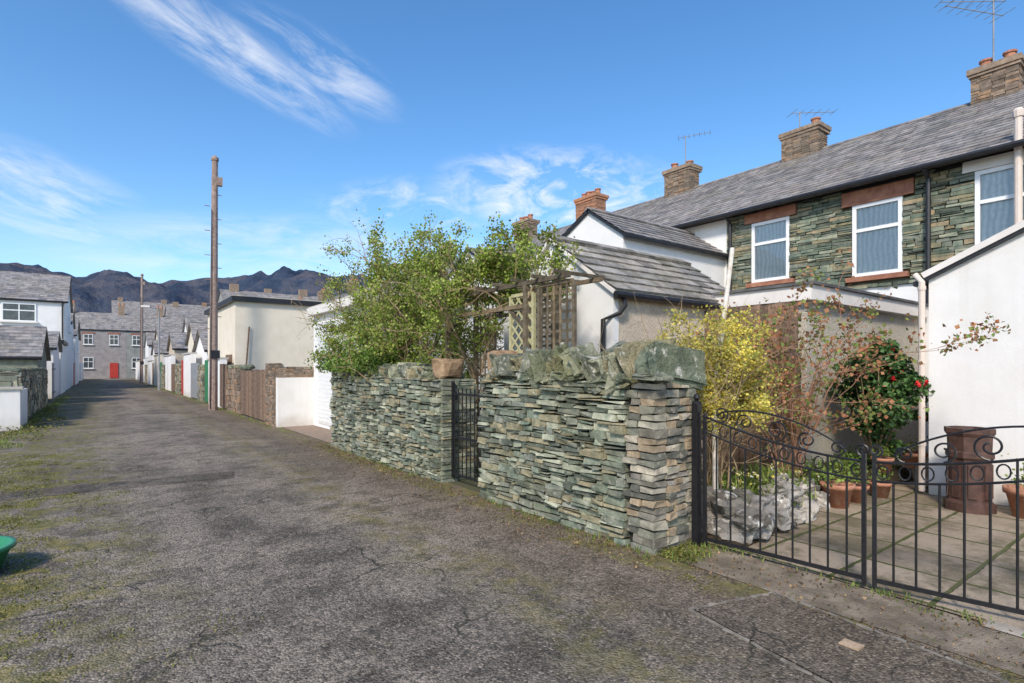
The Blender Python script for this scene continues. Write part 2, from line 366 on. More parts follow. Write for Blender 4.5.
def flags():
    m,nt,b,g=base_mat('paving_flag_mat',.85,.25); P=g.outputs['Position']
    br=nn(nt,'ShaderNodeTexBrick'); br.offset=.0; br.inputs['Scale'].default_value=1; br.inputs['Mortar Size'].default_value=.018; br.inputs['Mortar Smooth'].default_value=.3
    br.inputs['Brick Width'].default_value=.62; br.inputs['Row Height'].default_value=.62
    br.inputs['Color1'].default_value=(.19,.15,.105,1);br.inputs['Color2'].default_value=(.36,.285,.205,1);br.inputs['Mortar'].default_value=(.10,.10,.04,1)
    nz=nn(nt,'ShaderNodeTexNoise'); nz.inputs['Scale'].default_value=9; lk(nt,P,nz.inputs['Vector'])
    s2=nn(nt,'ShaderNodeVectorMath',operation='SCALE'); s2.inputs['Scale'].default_value=.03; lk(nt,nz.outputs['Color'],s2.inputs[0])
    ad=nn(nt,'ShaderNodeVectorMath',operation='ADD'); lk(nt,P,ad.inputs[0]); lk(nt,s2.outputs[0],ad.inputs[1])
    lk(nt,ad.outputs[0],br.inputs['Vector'])
    c=mix_n(nt,mr(nt,noise_n(nt,P,3,7,.7),.35,.65,0,.5),br.outputs['Color'],(.42,.34,.25))
    c=mix_n(nt,mr(nt,noise_n(nt,P,1.6,8,.78),.46,.58,0,.8),c,(.125,.105,.06))
    c=mix_n(nt,mr(nt,noise_n(nt,P,40,3,.7),.55,.7,0,.5),c,(.10,.085,.065))
    ms=math_n(nt,'MULTIPLY',br.outputs['Fac'],mr(nt,noise_n(nt,P,2.,4),.35,.5,.6,1))
    c=mix_n(nt,ms,c,(.075,.085,.025))
    lk(nt,c,b.inputs['Base Color'])
    bump_n(nt,b,math_n(nt,'SUBTRACT',noise_n(nt,P,35,5,.7),math_n(nt,'MULTIPLY',br.outputs['Fac'],1.)),.7,.012); return m
M['flags']=flags()
sheet('garden_patio',[(4.28,-6),(12,-6),(12,4.8),(4.28,4.8)],.012,M['flags'])
M['apron']=mat('drive_apron_mat',(.15,.118,.085),(.33,.265,.195),5,.9,1.,60,.014,dirt=.9,dirtcol=(.10,.08,.048),lichen=(16,(.13,.14,.045),.75))
sheet('drive_apron',[(3.70,-6),(4.27,-6),(4.27,2.9),(3.70,2.9)],.009,M['apron'],.012)
sheet('concrete_edging',[(4.2,-6),(4.34,-6),(4.34,.95),(4.2,.95)],.016,mat('concrete_edge_mat',(.30,.26,.21),(.45,.39,.32),7,.9,.7,50,.01,dirt=.5,dirtcol=(.16,.14,.07)))
sheet('tarmac_patch',[(3.66,1.92),(3.02,2.10),(2.80,.85),(3.55,.72)],.013,M['patch'],.008)
k=MB()
loop=[(3.69,1.94),(3.0,2.13),(2.77,.83),(3.57,.70)]
for i in range(4):
    a=Vector((*loop[i],.010));b_=Vector((*loop[(i+1)%4],.010)); d=(b_-a); n_=14
    for q in range(n_):
        p0=a+d*(q/n_)+Vector((R.uniform(-.008,.008),R.uniform(-.008,.008),0)); p1=a+d*((q+R.uniform(.8,1))/n_)
        k.obox((p0+p1)/2,(p1-p0).normalized(),Z.cross(p1-p0).normalized(),(p1-p0).length,.016,.010,.003)
k.obj('slab_edging',mat('slab_edge_mat',(.12,.105,.085),(.27,.24,.20),9,.9,.6))
k=MB(); k.box(3.29,3.37,1.26,1.36,.012,.021); k.obj('stopcock_cover',mat('cover_mat',(.30,.19,.11),(.50,.37,.25),30,.7,.3))

# ------------------------------------------------------------ foreground dry stone walls
def dry_wall(y0,y1,H,name,xf=3.66,th=.56,quoin=True):
    e=empty(name)
    c=MB(); c.box(xf+.05,xf+th-.05,y0+.05,y1-.05,0,H-.01); c.obj('core',M['core'],e)
    s=MB(); qs=MB()
    q0=.30 if quoin else 0.03
    stone_face(s,(xf+.0,y0+q0,0),Y,-X,y1-y0-q0,H,(.032,.080),(.08,.32),.1,(0,.052),j=.013,wav=.026,gap=.012)
    stone_face(s,(xf+th,y0,0),Y,X,y1-y0,H,(.035,.07),(.12,.36),.1,(0,.03),j=.008)
    stone_face(s,(xf+.1,y1,0),X,Y,th-.2,H,(.04,.08),(.12,.3),.1,(0,.03),j=.007)
    if not quoin: stone_face(s,(xf+.02,y0,0),X,-Y,th-.05,H,(.04,.08),(.12,.3),.1,(0,.03),j=.007)
    s.obj('slate_courses',M['slate_stone'],e)
    if quoin:
        z=0
        while z<H-.03:
            h=min(R.uniform(.045,.08),H-z)
            L=.30+R.uniform(-.07,.05); pr=R.uniform(-.006,.03); pe=R.uniform(0,.025)
            y=y0-pe
            for w in ([L+pe] if R.random()<.3 else [(L+pe)*.55,(L+pe)*.45]):
                qs.box(xf-pr+R.uniform(-.01,.01),xf+.15,y+.003,y+w-.005,z+.004,z+h-.005,.010); y+=w
            x=xf+.152
            while x<xf+th:
                w=min(R.uniform(.09,.2),xf+th-x)
                if xf+th-x-w<.07:w=xf+th-x
                qs.box(x+.003,x+w-.006,y0-R.uniform(0,.04),y0+.12,z+.004,z+h-.006,.010); x+=w
            z+=h
        qs.obj('quoin_stones',M['slate_pale'],e)
    return e
w1=dry_wall(2.93,5.52,1.44,'dry_stone_wall')
cp=MB(); y=3.0
while y<5.3:
    t=R.uniform(.035,.085); s=R.uniform(.11,.18)
    rock(cp,(3.93+R.uniform(-.06,.04),y,1.44+s*.75),R.uniform(.22,.33),t,s,R.uniform(-.4,.4),R.uniform(-.6,-.05),.32,.32,R.uniform(-.25,.25))
    y+=t*2.0
y=2.95
while y<5.3:
    rock(cp,(3.72+R.uniform(-.04,.02),y,1.46+R.uniform(0,.03)),.12,R.uniform(.07,.18),R.uniform(.025,.05),R.uniform(-.3,.3),R.uniform(-.15,.15),.4,.3); y+=R.uniform(.18,.36)
cp.obj('coping_stones',M['coping'],w1)
gr=MB(); rock(gr,(3.92,5.4,1.60),.2,.17,.17,.3,.1,.7,.2); gr.obj('gate_capstone',M['brownstone'],w1)
w2=dry_wall(6.5,10.85,1.40,'dry_stone_wall',quoin=False)
cp=MB(); y=6.95
while y<10.8:
    t=R.uniform(.06,.12); s=R.uniform(.08,.13)
    rock(cp,(3.94,y,1.40+s*.7),R.uniform(.25,.31),t,s,R.uniform(-.3,.3),R.uniform(-.5,.2),.4,.3); y+=t*1.7
cp.obj('coping_stones',M['coping'],w2)
gr=MB(); rock(gr,(3.90,6.68,1.54),.20,.16,.15,.1,.05,.5,.25); gr.obj('gate_capstone',M['brownstone'],w2)
e=empty('iron_garden_gate'); k=MB()
for i in range(9):
    yy=5.6+i*.1; k.tube([(3.82,yy,.1),(3.82,yy,1.28)],.009)
for zz in(.12,.62,1.2): k.obox((3.82,6.0,zz),Y,X,.86,.012,.03)
for yy in(5.57,6.44): k.obox((3.82,yy,.72),Y,X,.035,.035,1.3)
for i in range(4):
    cy=5.7+i*.2; k.tube([(3.82,cy+.06*math.cos(a*.5),.9+.06*math.sin(a*.5)) for a in range(13)],.006,None,5)
k.obj('gate_bars',M['iron'],e)

# ------------------------------------------------------------ driveway gates
def spiral(mb,P,cu,cz,r,turns=1.4,a0=0,sg=1,rr=.0055):
    pts=[]; n=int(22*turns)
    for i in range(n+1):
        t=i/n; a=a0+sg*t*turns*2*math.pi; q=r*(1-.75*t); pts.append(P(cu+q*math.cos(a),cz+q*math.sin(a)))
    mb.tube(pts,rr,rr,5)
def gate_leaf(A,B,name):
    A=Vector((A[0],A[1],0));B=Vector((B[0],B[1],0)); d=(B-A); L=d.length; d.normalize(); n=Z.cross(d)
    P=lambda u,z: A+d*u+Z*z
    e=empty(name); k=MB()
    zt=lambda u: .90+.24*max(0,1-u/L)**1.8
    k.obox(P(.015,.60),d,n,.028,.028,1.14); k.obox(P(L-.015,.50),d,n,.026,.026,.92)
    k.obox(P(L/2,.085),d,n,L-.03,.012,.03)
    for off,r in((0,.010),(-.13,.009)):
        k.tube([P(L*i/24,zt(L*i/24)+off) for i in range(25)],r)
    nb=10
    for i in range(1,nb):
        u=L*i/nb; k.tube([P(u,.085),P(u,zt(u)-.13)],.0075)
        if i%2==0: k.tube([P(u,zt(u)-.13),P(u,zt(u))],.007)
    for i in range(nb):
        u=L*(i+.5)/nb
        k.tube([P(u+.032*math.cos(a),zt(u)-.065+.045*math.sin(a)) for a in [j*2*math.pi/14 for j in range(15)]],.0055,None,5)
    for u0,r,a0,sg in((.16,.065,-1.57,1),(.36,.075,-1.57,-1),(.60,.085,-1.57,1),(.82,.07,-1.57,-1),(1.02,.055,-1.57,1)):
        u=u0*L/1.2; spiral(k,P,u,zt(u)+r+.01,r,1.5,a0,sg,.007)
    k.tube([P(L*(.1+.8*i/20),zt(L*(.1+.8*i/20))+.05+.16*math.sin(math.pi*i/20)**.7) for i in range(21)],.0075)
    spiral(k,P,L-.02,.98,.045,1.5,-1.57,-1,.008)
    k.obj('gate_leaf_bars',M['iron'],e); return e
gate_leaf((4.15,2.80),(4.26,1.58),'wrought_iron_gate')
gate_leaf((4.52,.34),(4.27,1.55),'wrought_iron_gate')
for (px,py) in((4.13,2.85),(4.54,.29)):
    k=MB(); k.box(px-.03,px+.03,py-.03,py+.03,0,1.24); 
    k.lathe((px,py,1.24),[(.038,0),(.038,.02),(.012,.03),(.03,.05),(.022,.08),(0.001,.09)],12); k.obj('iron_gate_post',M['iron'])

# ------------------------------------------------------------ terraced houses
M['brickc']=mat('orange_brick_mat',(.32,.15,.085),(.44,.23,.14),9,.9,.4,60,.006,island=[(.7,.7,.7),(1,1,1),(1.2,1.1,1),(.85,.8,.8)],dirt=.6,dirtcol=(.2,.14,.10))
M['brickb']=mat('brown_stone_block_mat',(.17,.125,.09),(.29,.225,.17),9,.9,.5,60,.006,island=[(.6,.6,.6),(1,1,1),(1.25,1.2,1.15),(.8,.8,.8),(1.3,1.1,.9)],dirt=.6,dirtcol=(.16,.14,.11))
def roof_pair(e,y0,y1,xe,ze,xr,zr,xb,real=True,row=.21):
    d=MB()
    d.add([(xe,y0,ze),(xr,y0,zr),(xb,y0,ze),(xe,y1,ze),(xr,y1,zr),(xb,y1,ze)],[(0,1,4,3),(1,2,5,4),(0,3,5,2),(0,2,1),(3,4,5)])
    d.obj('roof_deck',M['roof'],e)
    if real:
        s=MB(); v=Vector((xr-xe,0,zr-ze)); slates(s,(xe,y0,ze+.002),Y,v,y1-y0,v.length,row,.3); raw_obj(s,'roof_slates',M['roof'],e)
    t=MB(); y=y0
    while y<y1-.01:
        l=min(.45,y1-y); t.obox((xr-.06,y+l/2,zr-.005),Y,Vector((1,0,.62)),l-.01,.16,.03); t.obox((xr+.06,y+l/2,zr-.005),Y,Vector((1,0,-.62)),l-.01,.16,.03); y+=l
    t.obj('ridge_tiles',M['roof'],e)
def chimney(e,x,y,zt,w=1.0,d=.6,kind='stone',pots=3):
    k=MB(); m=M['brickc'] if kind=='brick' else M['brickb'] if kind=='brown' else M['rubble']
    cc=MB(); cc.box(x-d/2+.03,x+d/2-.03,y-w/2+.03,y+w/2-.03,6.7,zt-.05); cc.obj('stack_core',M['mortar'],e)
    H=zt-6.95
    hr,wr=((.1,.18),(.15,.35)) if kind=='stone' else ((.07,.08),(.2,.24))
    stone_face(k,(x-d/2,y-w/2,6.9),Y,-X,w,H,hr,wr,.08,(0,.015)); stone_face(k,(x-d/2+.08,y-w/2+.003,6.9),X,-Y,d-.16,H,hr,wr,.08,(0,.015))
    k.obj('stack_stones',m,e)
    k=MB(); k.box(x-d/2-.06,x+d/2+.06,y-w/2-.06,y+w/2+.06,zt-.1,zt+.01,.012); k.box(x-d/2-.03,x+d/2+.03,y-w/2-.03,y+w/2+.03,zt-.18,zt-.101,.012); k.obj('stack_cap',m,e)
    k=MB(); k.add([(x-d/2-.12,y-w/2-.1,6.95),(x-d/2-.12,y+w/2+.1,6.95),(x-d/2-.01,y+w/2+.02,7.28),(x-d/2-.01,y-w/2-.02,7.28)],[(0,1,2,3)]); k.obj('lead_flashing',M['greydoor'],e)
    k=MB()
    for i in range(pots):
        yy=y-w/2+.2+(w-.4)*i/max(1,pots-1); hh=R.uniform(.16,.3)
        k.lathe((x,yy,zt),[(.13,0),(.11,.08),(.10,hh-.05),(.125,hh-.04),(.125,hh),(.09,hh),(.09,hh-.1)],12)
    if pots: k.obj('chimney_pots',M['terracotta'],e)
def aerial(e,x,y,z0,H,ang,n=5,L=.9,two=False):
    k=MB(); k.tube([(x,y,z0),(x,y,z0+H)],.016)
    for lv,(a,l) in enumerate([(ang,L)]+([(ang+.25,L*1.1)] if two else [])):
        d=Vector((math.cos(a),math.sin(a),.05)); q=Vector((-math.sin(a),math.cos(a),0)); c=Vector((x,y,z0+H-.04-lv*.28))
        k.tube([c-d*.25,c+d*l],.01)
        for i in range(n):
            p=c+d*(-.22+(l+.2)*i/(n-1)); s=.2 if i else .28; k.tube([p-q*s,p+q*s],.006,None,4)
    k.obj('tv_aerial',M['greydoor'],e)
XF=12.0
t1=empty('terraced_house')
k=MB(); k.box(XF+.12,19.3,-5,7.45,0,5.12); k.obj('walls',M['rubble'],t1)
k=MB(); k.box(XF+.06,XF+.119,-5,7.45,0,3.12); k.obj('painted_lower_wall',M['white'],t1)
wins=[(5.96,6.83,3.50,4.87),(3.85,4.71,3.35,4.78),(1.93,2.79,3.42,4.92)]
holes=[(a-1.2,b-1.2,c-3.12,d-3.12) for a,b,c,d in wins]
lint=[(5.80,6.99,4.87,5.10),(3.66,4.90,4.78,5.06),(1.7,2.95,4.92,5.11)]
holes+=[(a-1.2,b-1.2,c-3.12,d-3.12) for a,b,c,d in lint]
holes+=[(a-.12-1.2,b+.12-1.2,c-.1-3.12,c-3.12) for a,b,c,d in wins]
s=MB(); stone_face(s,(XF+.02,1.2,3.12),Y,-X,6.25,2.0,(.045,.10),(.12,.42),.1,(0,.035),holes=holes,j=.009,gap=.010); s.obj('slate_stonework',M['slate_facade'],t1)
for i,(a,b,c,d) in enumerate(wins):
    window(t1,(XF+.035,(a+b)/2,(c+d)/2),Y,-X,b-a-.004,d-c-.004,(.36,),False,None,fw=.07)
    k=MB(); k.box(XF-.06,XF+.1,a-.1,b+.1,c-.095,c-.003,.003); k.obj('sill',M['sandstone'] if i<2 else M['fascia'],t1)
    k=MB(); la=lint[i]; k.box(XF-.03,XF+.1,la[0]+.005,la[1]-.005,la[2]+.003,la[3]-.003,.006); k.obj('lintel',M['sandstone'] if i<2 else M['fascia'],t1)
roof_pair(t1,-5,7.45,XF-.25,5.16,15.7,7.5,19.6)
k=MB(); k.tube([(XF-.3,-5,5.13),(XF-.3,7.45,5.13)],.055,None,8); k.obj('gutter',M['gutter'],t1)
k=MB(); k.tube([(XF-.3,3.42,5.1),(XF-.1,3.42,4.95),(XF-.1,3.42,2.7)],.04,None,8)
k.tube([(XF-.3,7.3,5.1),(XF-.1,7.3,4.95),(XF-.1,7.3,2.7)],.04,None,8); k.obj('downpipes',M['gutter'],t1)
k=MB(); k.box(XF+.005,XF+.11,-5,7.44,5.06,5.12); k.obj('eaves_board',M['gutter'],t1)
chimney(t1,15.7,3.25,8.12,.8,.6,'brown',2); chimney(t1,15.7,7.37,8.15,1.0,.6,'brown',1)
aerial(t1,15.6,3.3,8.1,1.5,2.4,7,1.1,True); aerial(t1,15.7,7.5,8.1,.65,-.6,6,1.0)
t2=empty('terraced_house')
k=MB(); k.box(XF,19.3,7.452,16,0,5.12); k.obj('walls',M['white'],t2)
roof_pair(t2,7.452,16,XF-.25,5.16,15.7,7.5,19.6)
chimney(t2,15.7,11.4,8.25,1.0,.6,'brown',2); chimney(t2,15.7,15.7,8.35,1.15,.6,'brick',4)
aerial(t2,15.6,11.2,8.2,1.1,-1.0,7,.8)
k=MB(); k.tube([(XF-.3,7.452,5.13),(XF-.3,16,5.13)],.055,None,8); k.obj('gutter',M['gutter'],t2)
t3=empty('terraced_house')
k=MB(); k.box(XF,19.3,16.01,62,0,5.12); k.obj('walls',M['white'],t3)
roof_pair(t3,16.01,62,XF-.25,5.16,15.7,7.5,19.6,True,.3)
for i in range(6): chimney(t3,15.7,19.9+i*7.2,8.3,1.05,.6,'brown',3)
def outshoot(name,x0,x1,y0,y1,ze,zr,mfront,mside,yr=None,row=.19,rm=None,sw=.28,dk=None,th=.012):
    e=empty(name); yr=yr if yr is not None else (y0+y1)/2; rm=rm or M['roof']
    k=MB(); k.box(x0+.003,x1,y0,y1,0,ze-.01); k.obj('side_walls',mside,e)
    f=MB(); f.add([(x0,y0-.002,0),(x0,y1+.002,0),(x0,y1+.002,ze),(x0,yr,zr-.03),(x0,y0-.002,ze),(x0+.1,y0-.002,0),(x0+.1,y1+.002,0),(x0+.1,y1+.002,ze),(x0+.1,yr,zr-.03),(x0+.1,y0-.002,ze)],
        [(0,1,2,3,4),(9,8,7,6,5),(0,5,6,1),(1,6,7,2),(2,7,8,3),(3,8,9,4),(4,9,5,0)]); f.obj('gable_wall',mfront,e)
    o=.1
    for ya,sg in((y0,-1),(y1,1)):
        v=Vector((0,yr-ya,zr-ze)); v.normalize(); st=Vector((x0-.06,ya,ze))-v*o; S=(Vector((0,yr,zr))-Vector((0,st.y,st.z))).length
        d=MB(); n=Vector((0,-v.z,v.y)) if v.y>0 else Vector((0,v.z,-v.y))
        d.add([st,st+X*(x1-x0+.06),st+X*(x1-x0+.06)+v*S,st+v*S,st-n*.05,st+X*(x1-x0+.06)-n*.05,st+X*(x1-x0+.06)+v*S-n*.05,st+v*S-n*.05],[(0,1,2,3),(7,6,5,4),(0,4,5,1),(1,5,6,2),(2,6,7,3),(3,7,4,0)]); d.obj('roof_deck',dk or M['gutter'],e)
        s=MB(); slates(s,st+n*.002,X,v,x1-x0+.06,S,row,sw,th); raw_obj(s,'roof_slates',rm,e)
        gt=MB(); gp=st-v*.02-Z*.04; gt.tube([gp,gp+X*(x1-x0+.06)],.045,None,8); gt.obj('gutter',M['gutter'],e)
    t=MB(); x=x0-.06
    while x<x1-.01:
        l=min(.45,x1-x); t.obox((x+l/2,yr-.055,zr+.01),X,Vector((0,1,.6)),l-.01,.15,.03,.004);t.obox((x+l/2,yr+.055,zr+.01),X,Vector((0,1,-.6)),l-.01,.15,.03,.004); x+=l
    t.obj('ridge_tiles',rm,e)
    return e
ob=outshoot('outbuilding',5.3,8.5,4.9,7.3,2.6,3.45,M['white'],M['pebble'],rm=M['roofold'],dk=M['fascia'],row=.24,sw=.34,th=.022)
k=MB(); k.tube([(5.42,4.84,2.5),(5.42,4.80,2.36),(5.36,4.84,2.26),(5.22,5.0,2.18),(5.22,5.05,.1)],.032,None,8); k.obj('downpipe',M['gutter'],ob)
outshoot('white_outshoot',8.4,12.1,7.5,9.7,4.3,4.95,M['white'],M['white'],8.45)
outshoot('white_outshoot',8.4,12.1,12.2,14.4,4.3,4.95,M['white'],M['white'])
wo=outshoot('white_outshoot',8.1,12.1,-1.6,2.32,2.68,3.62,M['whiteg'],M['whiteg'])
k=MB(); v=Vector((0,-1.96,.94)).normalized()
k.obox(Vector((8.07,2.32,2.70))+v*1.1,v,X,2.3,.1,.07); k.obj('verge_board',M['fascia'],wo)
k=MB(); k.tube([(8.02,2.37,.05),(8.02,2.37,2.6),(8.06,2.45,2.7)],.035,None,10)
k.tube([(8.04,2.42,2.62),(9.0,2.42,2.66)],.04,None,8)
for zz in(.6,1.6,2.5): k.lathe((8.02,2.37,zz),[(.043,0),(.043,.05)],10)
k.obj('downpipe',M['pipe'],wo)
k=MB(); k.tube([(11.85,2.2,2.6),(11.85,2.2,5.6)],.055,None,10); k.lathe((11.85,2.2,5.6),[(.07,0),(.08,.1),(.05,.14)],10); k.obj('soil_vent_pipe',M['pipe'],wo)
fe=empty('flat_roof_extension')
k=MB(); k.box(7.64,12.0,3.56,4.86,0,2.46); k.obj('walls',M['pebblegrey'],fe)
k=MB(); k.box(7.52,11.99,3.44,4.88,2.46,2.66); k.obj('fascia',M['fascia'],fe)
k=MB(); k.box(7.48,11.985,3.40,4.885,2.662,2.70); k.obj('roof_felt',mat('roof_felt_mat',(.08,.08,.08),(.14,.14,.14),4,.9,.4),fe)
fc=empty('timber_fence'); k=MB(); y=3.52
while y<4.85:
    k.box(7.30,7.325,y,y+.095,0,2.42+R.uniform(-.01,.01)); y+=.102
for zz in(.5,1.4,2.2): k.box(7.326,7.37,3.5,4.85,zz,zz+.07)
x=6.75
while x<7.28: k.box(x,x+.095,3.50,3.52,0,1.75+R.uniform(-.01,.01)); x+=.102
k.obj('boards',M['wood'],fc)

# ------------------------------------------------------------ trellis arch
ta=empty('trellis_arch'); k=MB()
for px,py in((4.12,5.22),(4.62,5.22),(4.12,7.1),(4.62,7.1)): k.box(px-.03,px+.03,py-.03,py+.03,0,2.55)
for px in(4.12,4.62):
    k.box(px-.02,px+.02,4.45,7.5,2.552,2.60); k.box(px-.018,px+.018,5.26,7.06,2.28,2.33)
for i in range(8): k.box(4.0,4.78,4.55+i*.40,4.58+i*.40,2.602,2.64)
for sg in(-1,1):
    yb=5.26 if sg==1 else 7.06
    k.tube([(4.12,yb,2.05),(4.12,yb+sg*.3,2.28)],.02,None,4)
k.obj('posts_and_beams',M['trellis'],ta)
def lattice(mb,x,y0,y1,z0,z1,diag,sp=.11,w=.016):
    for a in(y0,y1): mb.box(x-.02,x+.02,a-.02,a+.02,z0,z1)
    for a in(z0,z1): mb.box(x-.019,x+.019,y0+.021,y1-.021,a-.02,a+.02)
    if not diag:
        y=y0+sp
        while y<y1-.03: mb.box(x-.012,x-.002,y-w,y+w,z0+.02,z1-.02); y+=sp
        z=z0+sp
        while z<z1-.03: mb.box(x-.001,x+.009,y0+.02,y1-.02,z-w,z+w); z+=sp
    else:
        W=y1-y0;H=z1-z0
        for sg,off in((1,-.007),(-1,.004)):
            c=(-H if sg==1 else 0)+.05
            end=W if sg==1 else W+H
            while c<end:
                vs=[]
                for v in(0,H):
                    u=c+sg*v
                    if 0<=u<=W: vs.append((u,v))
                for u in(0,W):
                    v=(u-c)*sg
                    if 0<v<H: vs.append((u,v))
                if len(vs)>=2:
                    a=Vector((x+off,y0+vs[0][0],z0+vs[0][1]));b=Vector((x+off,y0+vs[1][0],z0+vs[1][1])); d=b-a
                    if d.length>.03: mb.obox((a+b)/2,d.normalized(),X,d.length,.009,w*1.6)
                c+=sp*1.35
k=MB(); lattice(k,4.16,4.42,5.02,1.2,2.52,False); lattice(k,4.62,5.3,5.9,1.0,2.5,False,.12)
k.obj('lattice_panel',M['trellis'],ta)
k=MB(); lattice(k,4.14,5.10,5.55,1.75,2.45,True); k.obj('diamond_lattice',M['trellis_pale'],ta)
k=MB(); lattice(k,4.62,6.6,7.1,.6,2.4,False,.12); k.obj('lattice_side',M['trellis'],ta)

# ------------------------------------------------------------ plants
def plant(name,roots,dirs,L,r,depth,leafn,size,spread,lm,bm_,clip=None,bend=.25,up=.05,split=3,wexp=1.6,nsc=1.6,ncon=1.3):
    e=empty(name); tb=MB();tips=[]
    for p,d in zip(roots,dirs): grow(tb,tips,p,d,L*R.uniform(.75,1.1),r,depth,bend,up,split)
    if clip: tips=[t for t in tips if clip(t[0])]
    raw_obj(tb,'branches',bm_,e)
    lb=MB()
    dens=[R.random()**wexp*(.18+ncon*max(0,.45+1.3*mnoise.noise(t[0]*nsc+Vector((3,1,7))))) for t in tips]
    tot=sum(dens)
    for (p,dp),w in zip(tips,dens):
        for i in range(int(leafn*w/tot+R.random())):
            leaf_at(lb,p+Vector((R.gauss(0,spread),R.gauss(0,spread),R.gauss(0,spread))),size)
    if lb.v: raw_obj(lb,'leaves',lm,e)
    return e,tips
def ztop(y):
    if y<8: return 3.15+(y-5.2)*.39
    if y<10: return 4.3
    return 4.3-(y-10)*.8
roots=[];dirs=[]
for i in range(60):
    y=R.uniform(6.5,9) if i%3==0 else R.uniform(8.4,11.3); x=R.uniform(4.05,5.0); z=R.uniform(.6,2.6); roots.append((x,y,z)); dirs.append((R.gauss(-.02,.3),(9-y)*.04+R.gauss(0,.4),.9))
def bclip(p): return 1.35<p.z<ztop(p.y)+R.gauss(0,.14) and 3.3<p.x<6.2
plant('climbing_shrub',roots,dirs,1.28,.018,2,50000,.040,.06,M['leaf'],M['bark'],bclip,.27,.01,4,2.0,2.2,1.6)
roots=[];dirs=[]
for i in range(26): roots.append((4.35+R.uniform(-.25,.35),R.uniform(5.1,7.4),R.uniform(2.3,2.75))); dirs.append((R.gauss(0,.3),R.uniform(-.9,.8),.5))
plant('arch_climber',roots,dirs,.8,.012,2,14500,.038,.05,M['leaf'],M['bark'],lambda p:p.z>2.45 and p.z<ztop(p.y)+.1 or p.y>6.8,.3,-.02,3,1.8,2.4,1.6)
lb=MB()
for i in range(9000):
    yy=R.uniform(8.6,11.3)
    leaf_at(lb,Vector((3.88+R.gauss(0,.22),yy,1.56+abs(R.gauss(0,.16))*(1+.6*math.sin(yy*3))-.1*R.random())),.05)
raw_obj(lb,'ivy',M['ivy'])
roots=[(4.95+R.gauss(0,.14),3.22+R.gauss(0,.1),.2) for i in range(24)]; dirs=[(R.gauss(.06,.2),R.gauss(0,.18),1) for i in range(24)]
plant('forsythia_shrub',roots,dirs,1.25,.010,2,19000,.027,.035,M['forsythia'],M['bark'],lambda p:1.0<p.z<2.1 and (p-Vector((5.0,3.24,p.z))).length<.56+R.gauss(0,.05),.18,.03,4,1.4,3.)
roots=[(6.45+R.gauss(0,.12),3.2+R.gauss(0,.08),.25) for i in range(16)]; dirs=[(R.gauss(0,.24),R.gauss(0,.15),1) for i in range(16)]
plant('bronze_leaved_shrub',roots,dirs,1.5,.011,2,4300,.045,.05,M['redleaf'],M['redbark'],lambda p:p.z>.6,.2,.05,3)
ce=empty('camellia_shrub'); lb=MB(); fb=MB(); tb=MB()
cc=[(Vector((8.15+R.gauss(0,.26),2.88+R.gauss(0,.2),1.32+R.gauss(0,.28))),R.uniform(.1,.22)) for i in range(54)]
for c,r in cc:
    tb.tube([(8.25,2.95,.2),(8.25+(c.x-8.25)*.4,2.95+(c.y-2.95)*.4,.7),c],.015,.004,5)
    for i in range(190):
        v=Vector((R.gauss(0,1),R.gauss(0,1),R.gauss(0,1))).normalized(); leaf_at(lb,c+v*r*R.uniform(.6,1.05),.06)
for i in range(30):
    c,r=R.choice(cc); v=Vector((R.gauss(-.7,.5),R.gauss(-.8,.5),R.gauss(0,.6))).normalized(); p=c+v*r*1.12
    for q in range(10): leaf_at(fb,p+Vector((R.gauss(0,.014),R.gauss(0,.014),R.gauss(0,.014))),.04)
raw_obj(lb,'leaves',M['camellia'],ce); raw_obj(fb,'flowers',M['redflower'],ce); raw_obj(tb,'branches',M['bark'],ce)
k=MB(); k.add([(6.2,2.95,0),(8.9,2.72,0),(8.9,3.52,0),(6.2,3.5,0),(6.25,3.0,.24),(8.9,2.77,.24),(8.9,3.52,.24),(6.25,3.5,.24)],[(0,1,5,4),(1,2,6,5),(2,3,7,6),(3,0,4,7),(4,5,6,7)]); k.obj('raised_bed',M['soil'])
k=MB(); k.add([(4.35,2.55,.013),(6.2,2.75,.013),(6.2,4.2,.013),(4.35,4.2,.013),(4.6,2.95,.2),(6.1,3.05,.22),(6.1,4.2,.25),(4.6,4.2,.25)],[(0,1,5,4),(1,2,6,5),(2,3,7,6),(3,0,4,7),(4,5,6,7)]); k.obj('planting_bed',M['soil'])
k=MB()
for i in range(80):
    x=R.uniform(4.5,6.4); t=(x-4.5)/1.8; s=R.uniform(.035,.12)
    rock(k,(x,2.58+t*.2+R.uniform(0,.5),.05+R.uniform(0,.26)),s*1.3,s,s*.75,R.uniform(0,3),R.uniform(-.4,.4),.6,.45)
k.obj('rockery_stones',M['rock'])
def tuft(mb,p,n,h,sp):
    for i in range(n):
        b=Vector(p)+Vector((R.gauss(0,sp),R.gauss(0,sp),0)); a=R.uniform(0,6.28); l=h*R.uniform(.5,1.2); d=Vector((math.cos(a),math.sin(a),0)); w=Vector((-d.y,d.x,0))*(.004+h*.012)
        m_=b+d*l*.2+Z*l*.6; t=b+d*l*.55+Z*l*.95; o=len(mb.v)
        for q in(b-w,b+w,m_+w*.8,m_-w*.8,t): mb.v.append(tuple(q))
        mb.f+= [(o,o+1,o+2,o+3),(o+3,o+2,o+4)]
gb=MB()
for i in range(80): tuft(gb,(R.uniform(4.5,6.3),R.uniform(2.7,3.5),.18),14,R.uniform(.12,.36),.05)
for i in range(20): tuft(gb,(R.uniform(6.3,8.6),R.uniform(2.9,3.4),.24),12,R.uniform(.12,.28),.05)
raw_obj(gb,'rockery_grasses',M['grass'])
lb=MB()
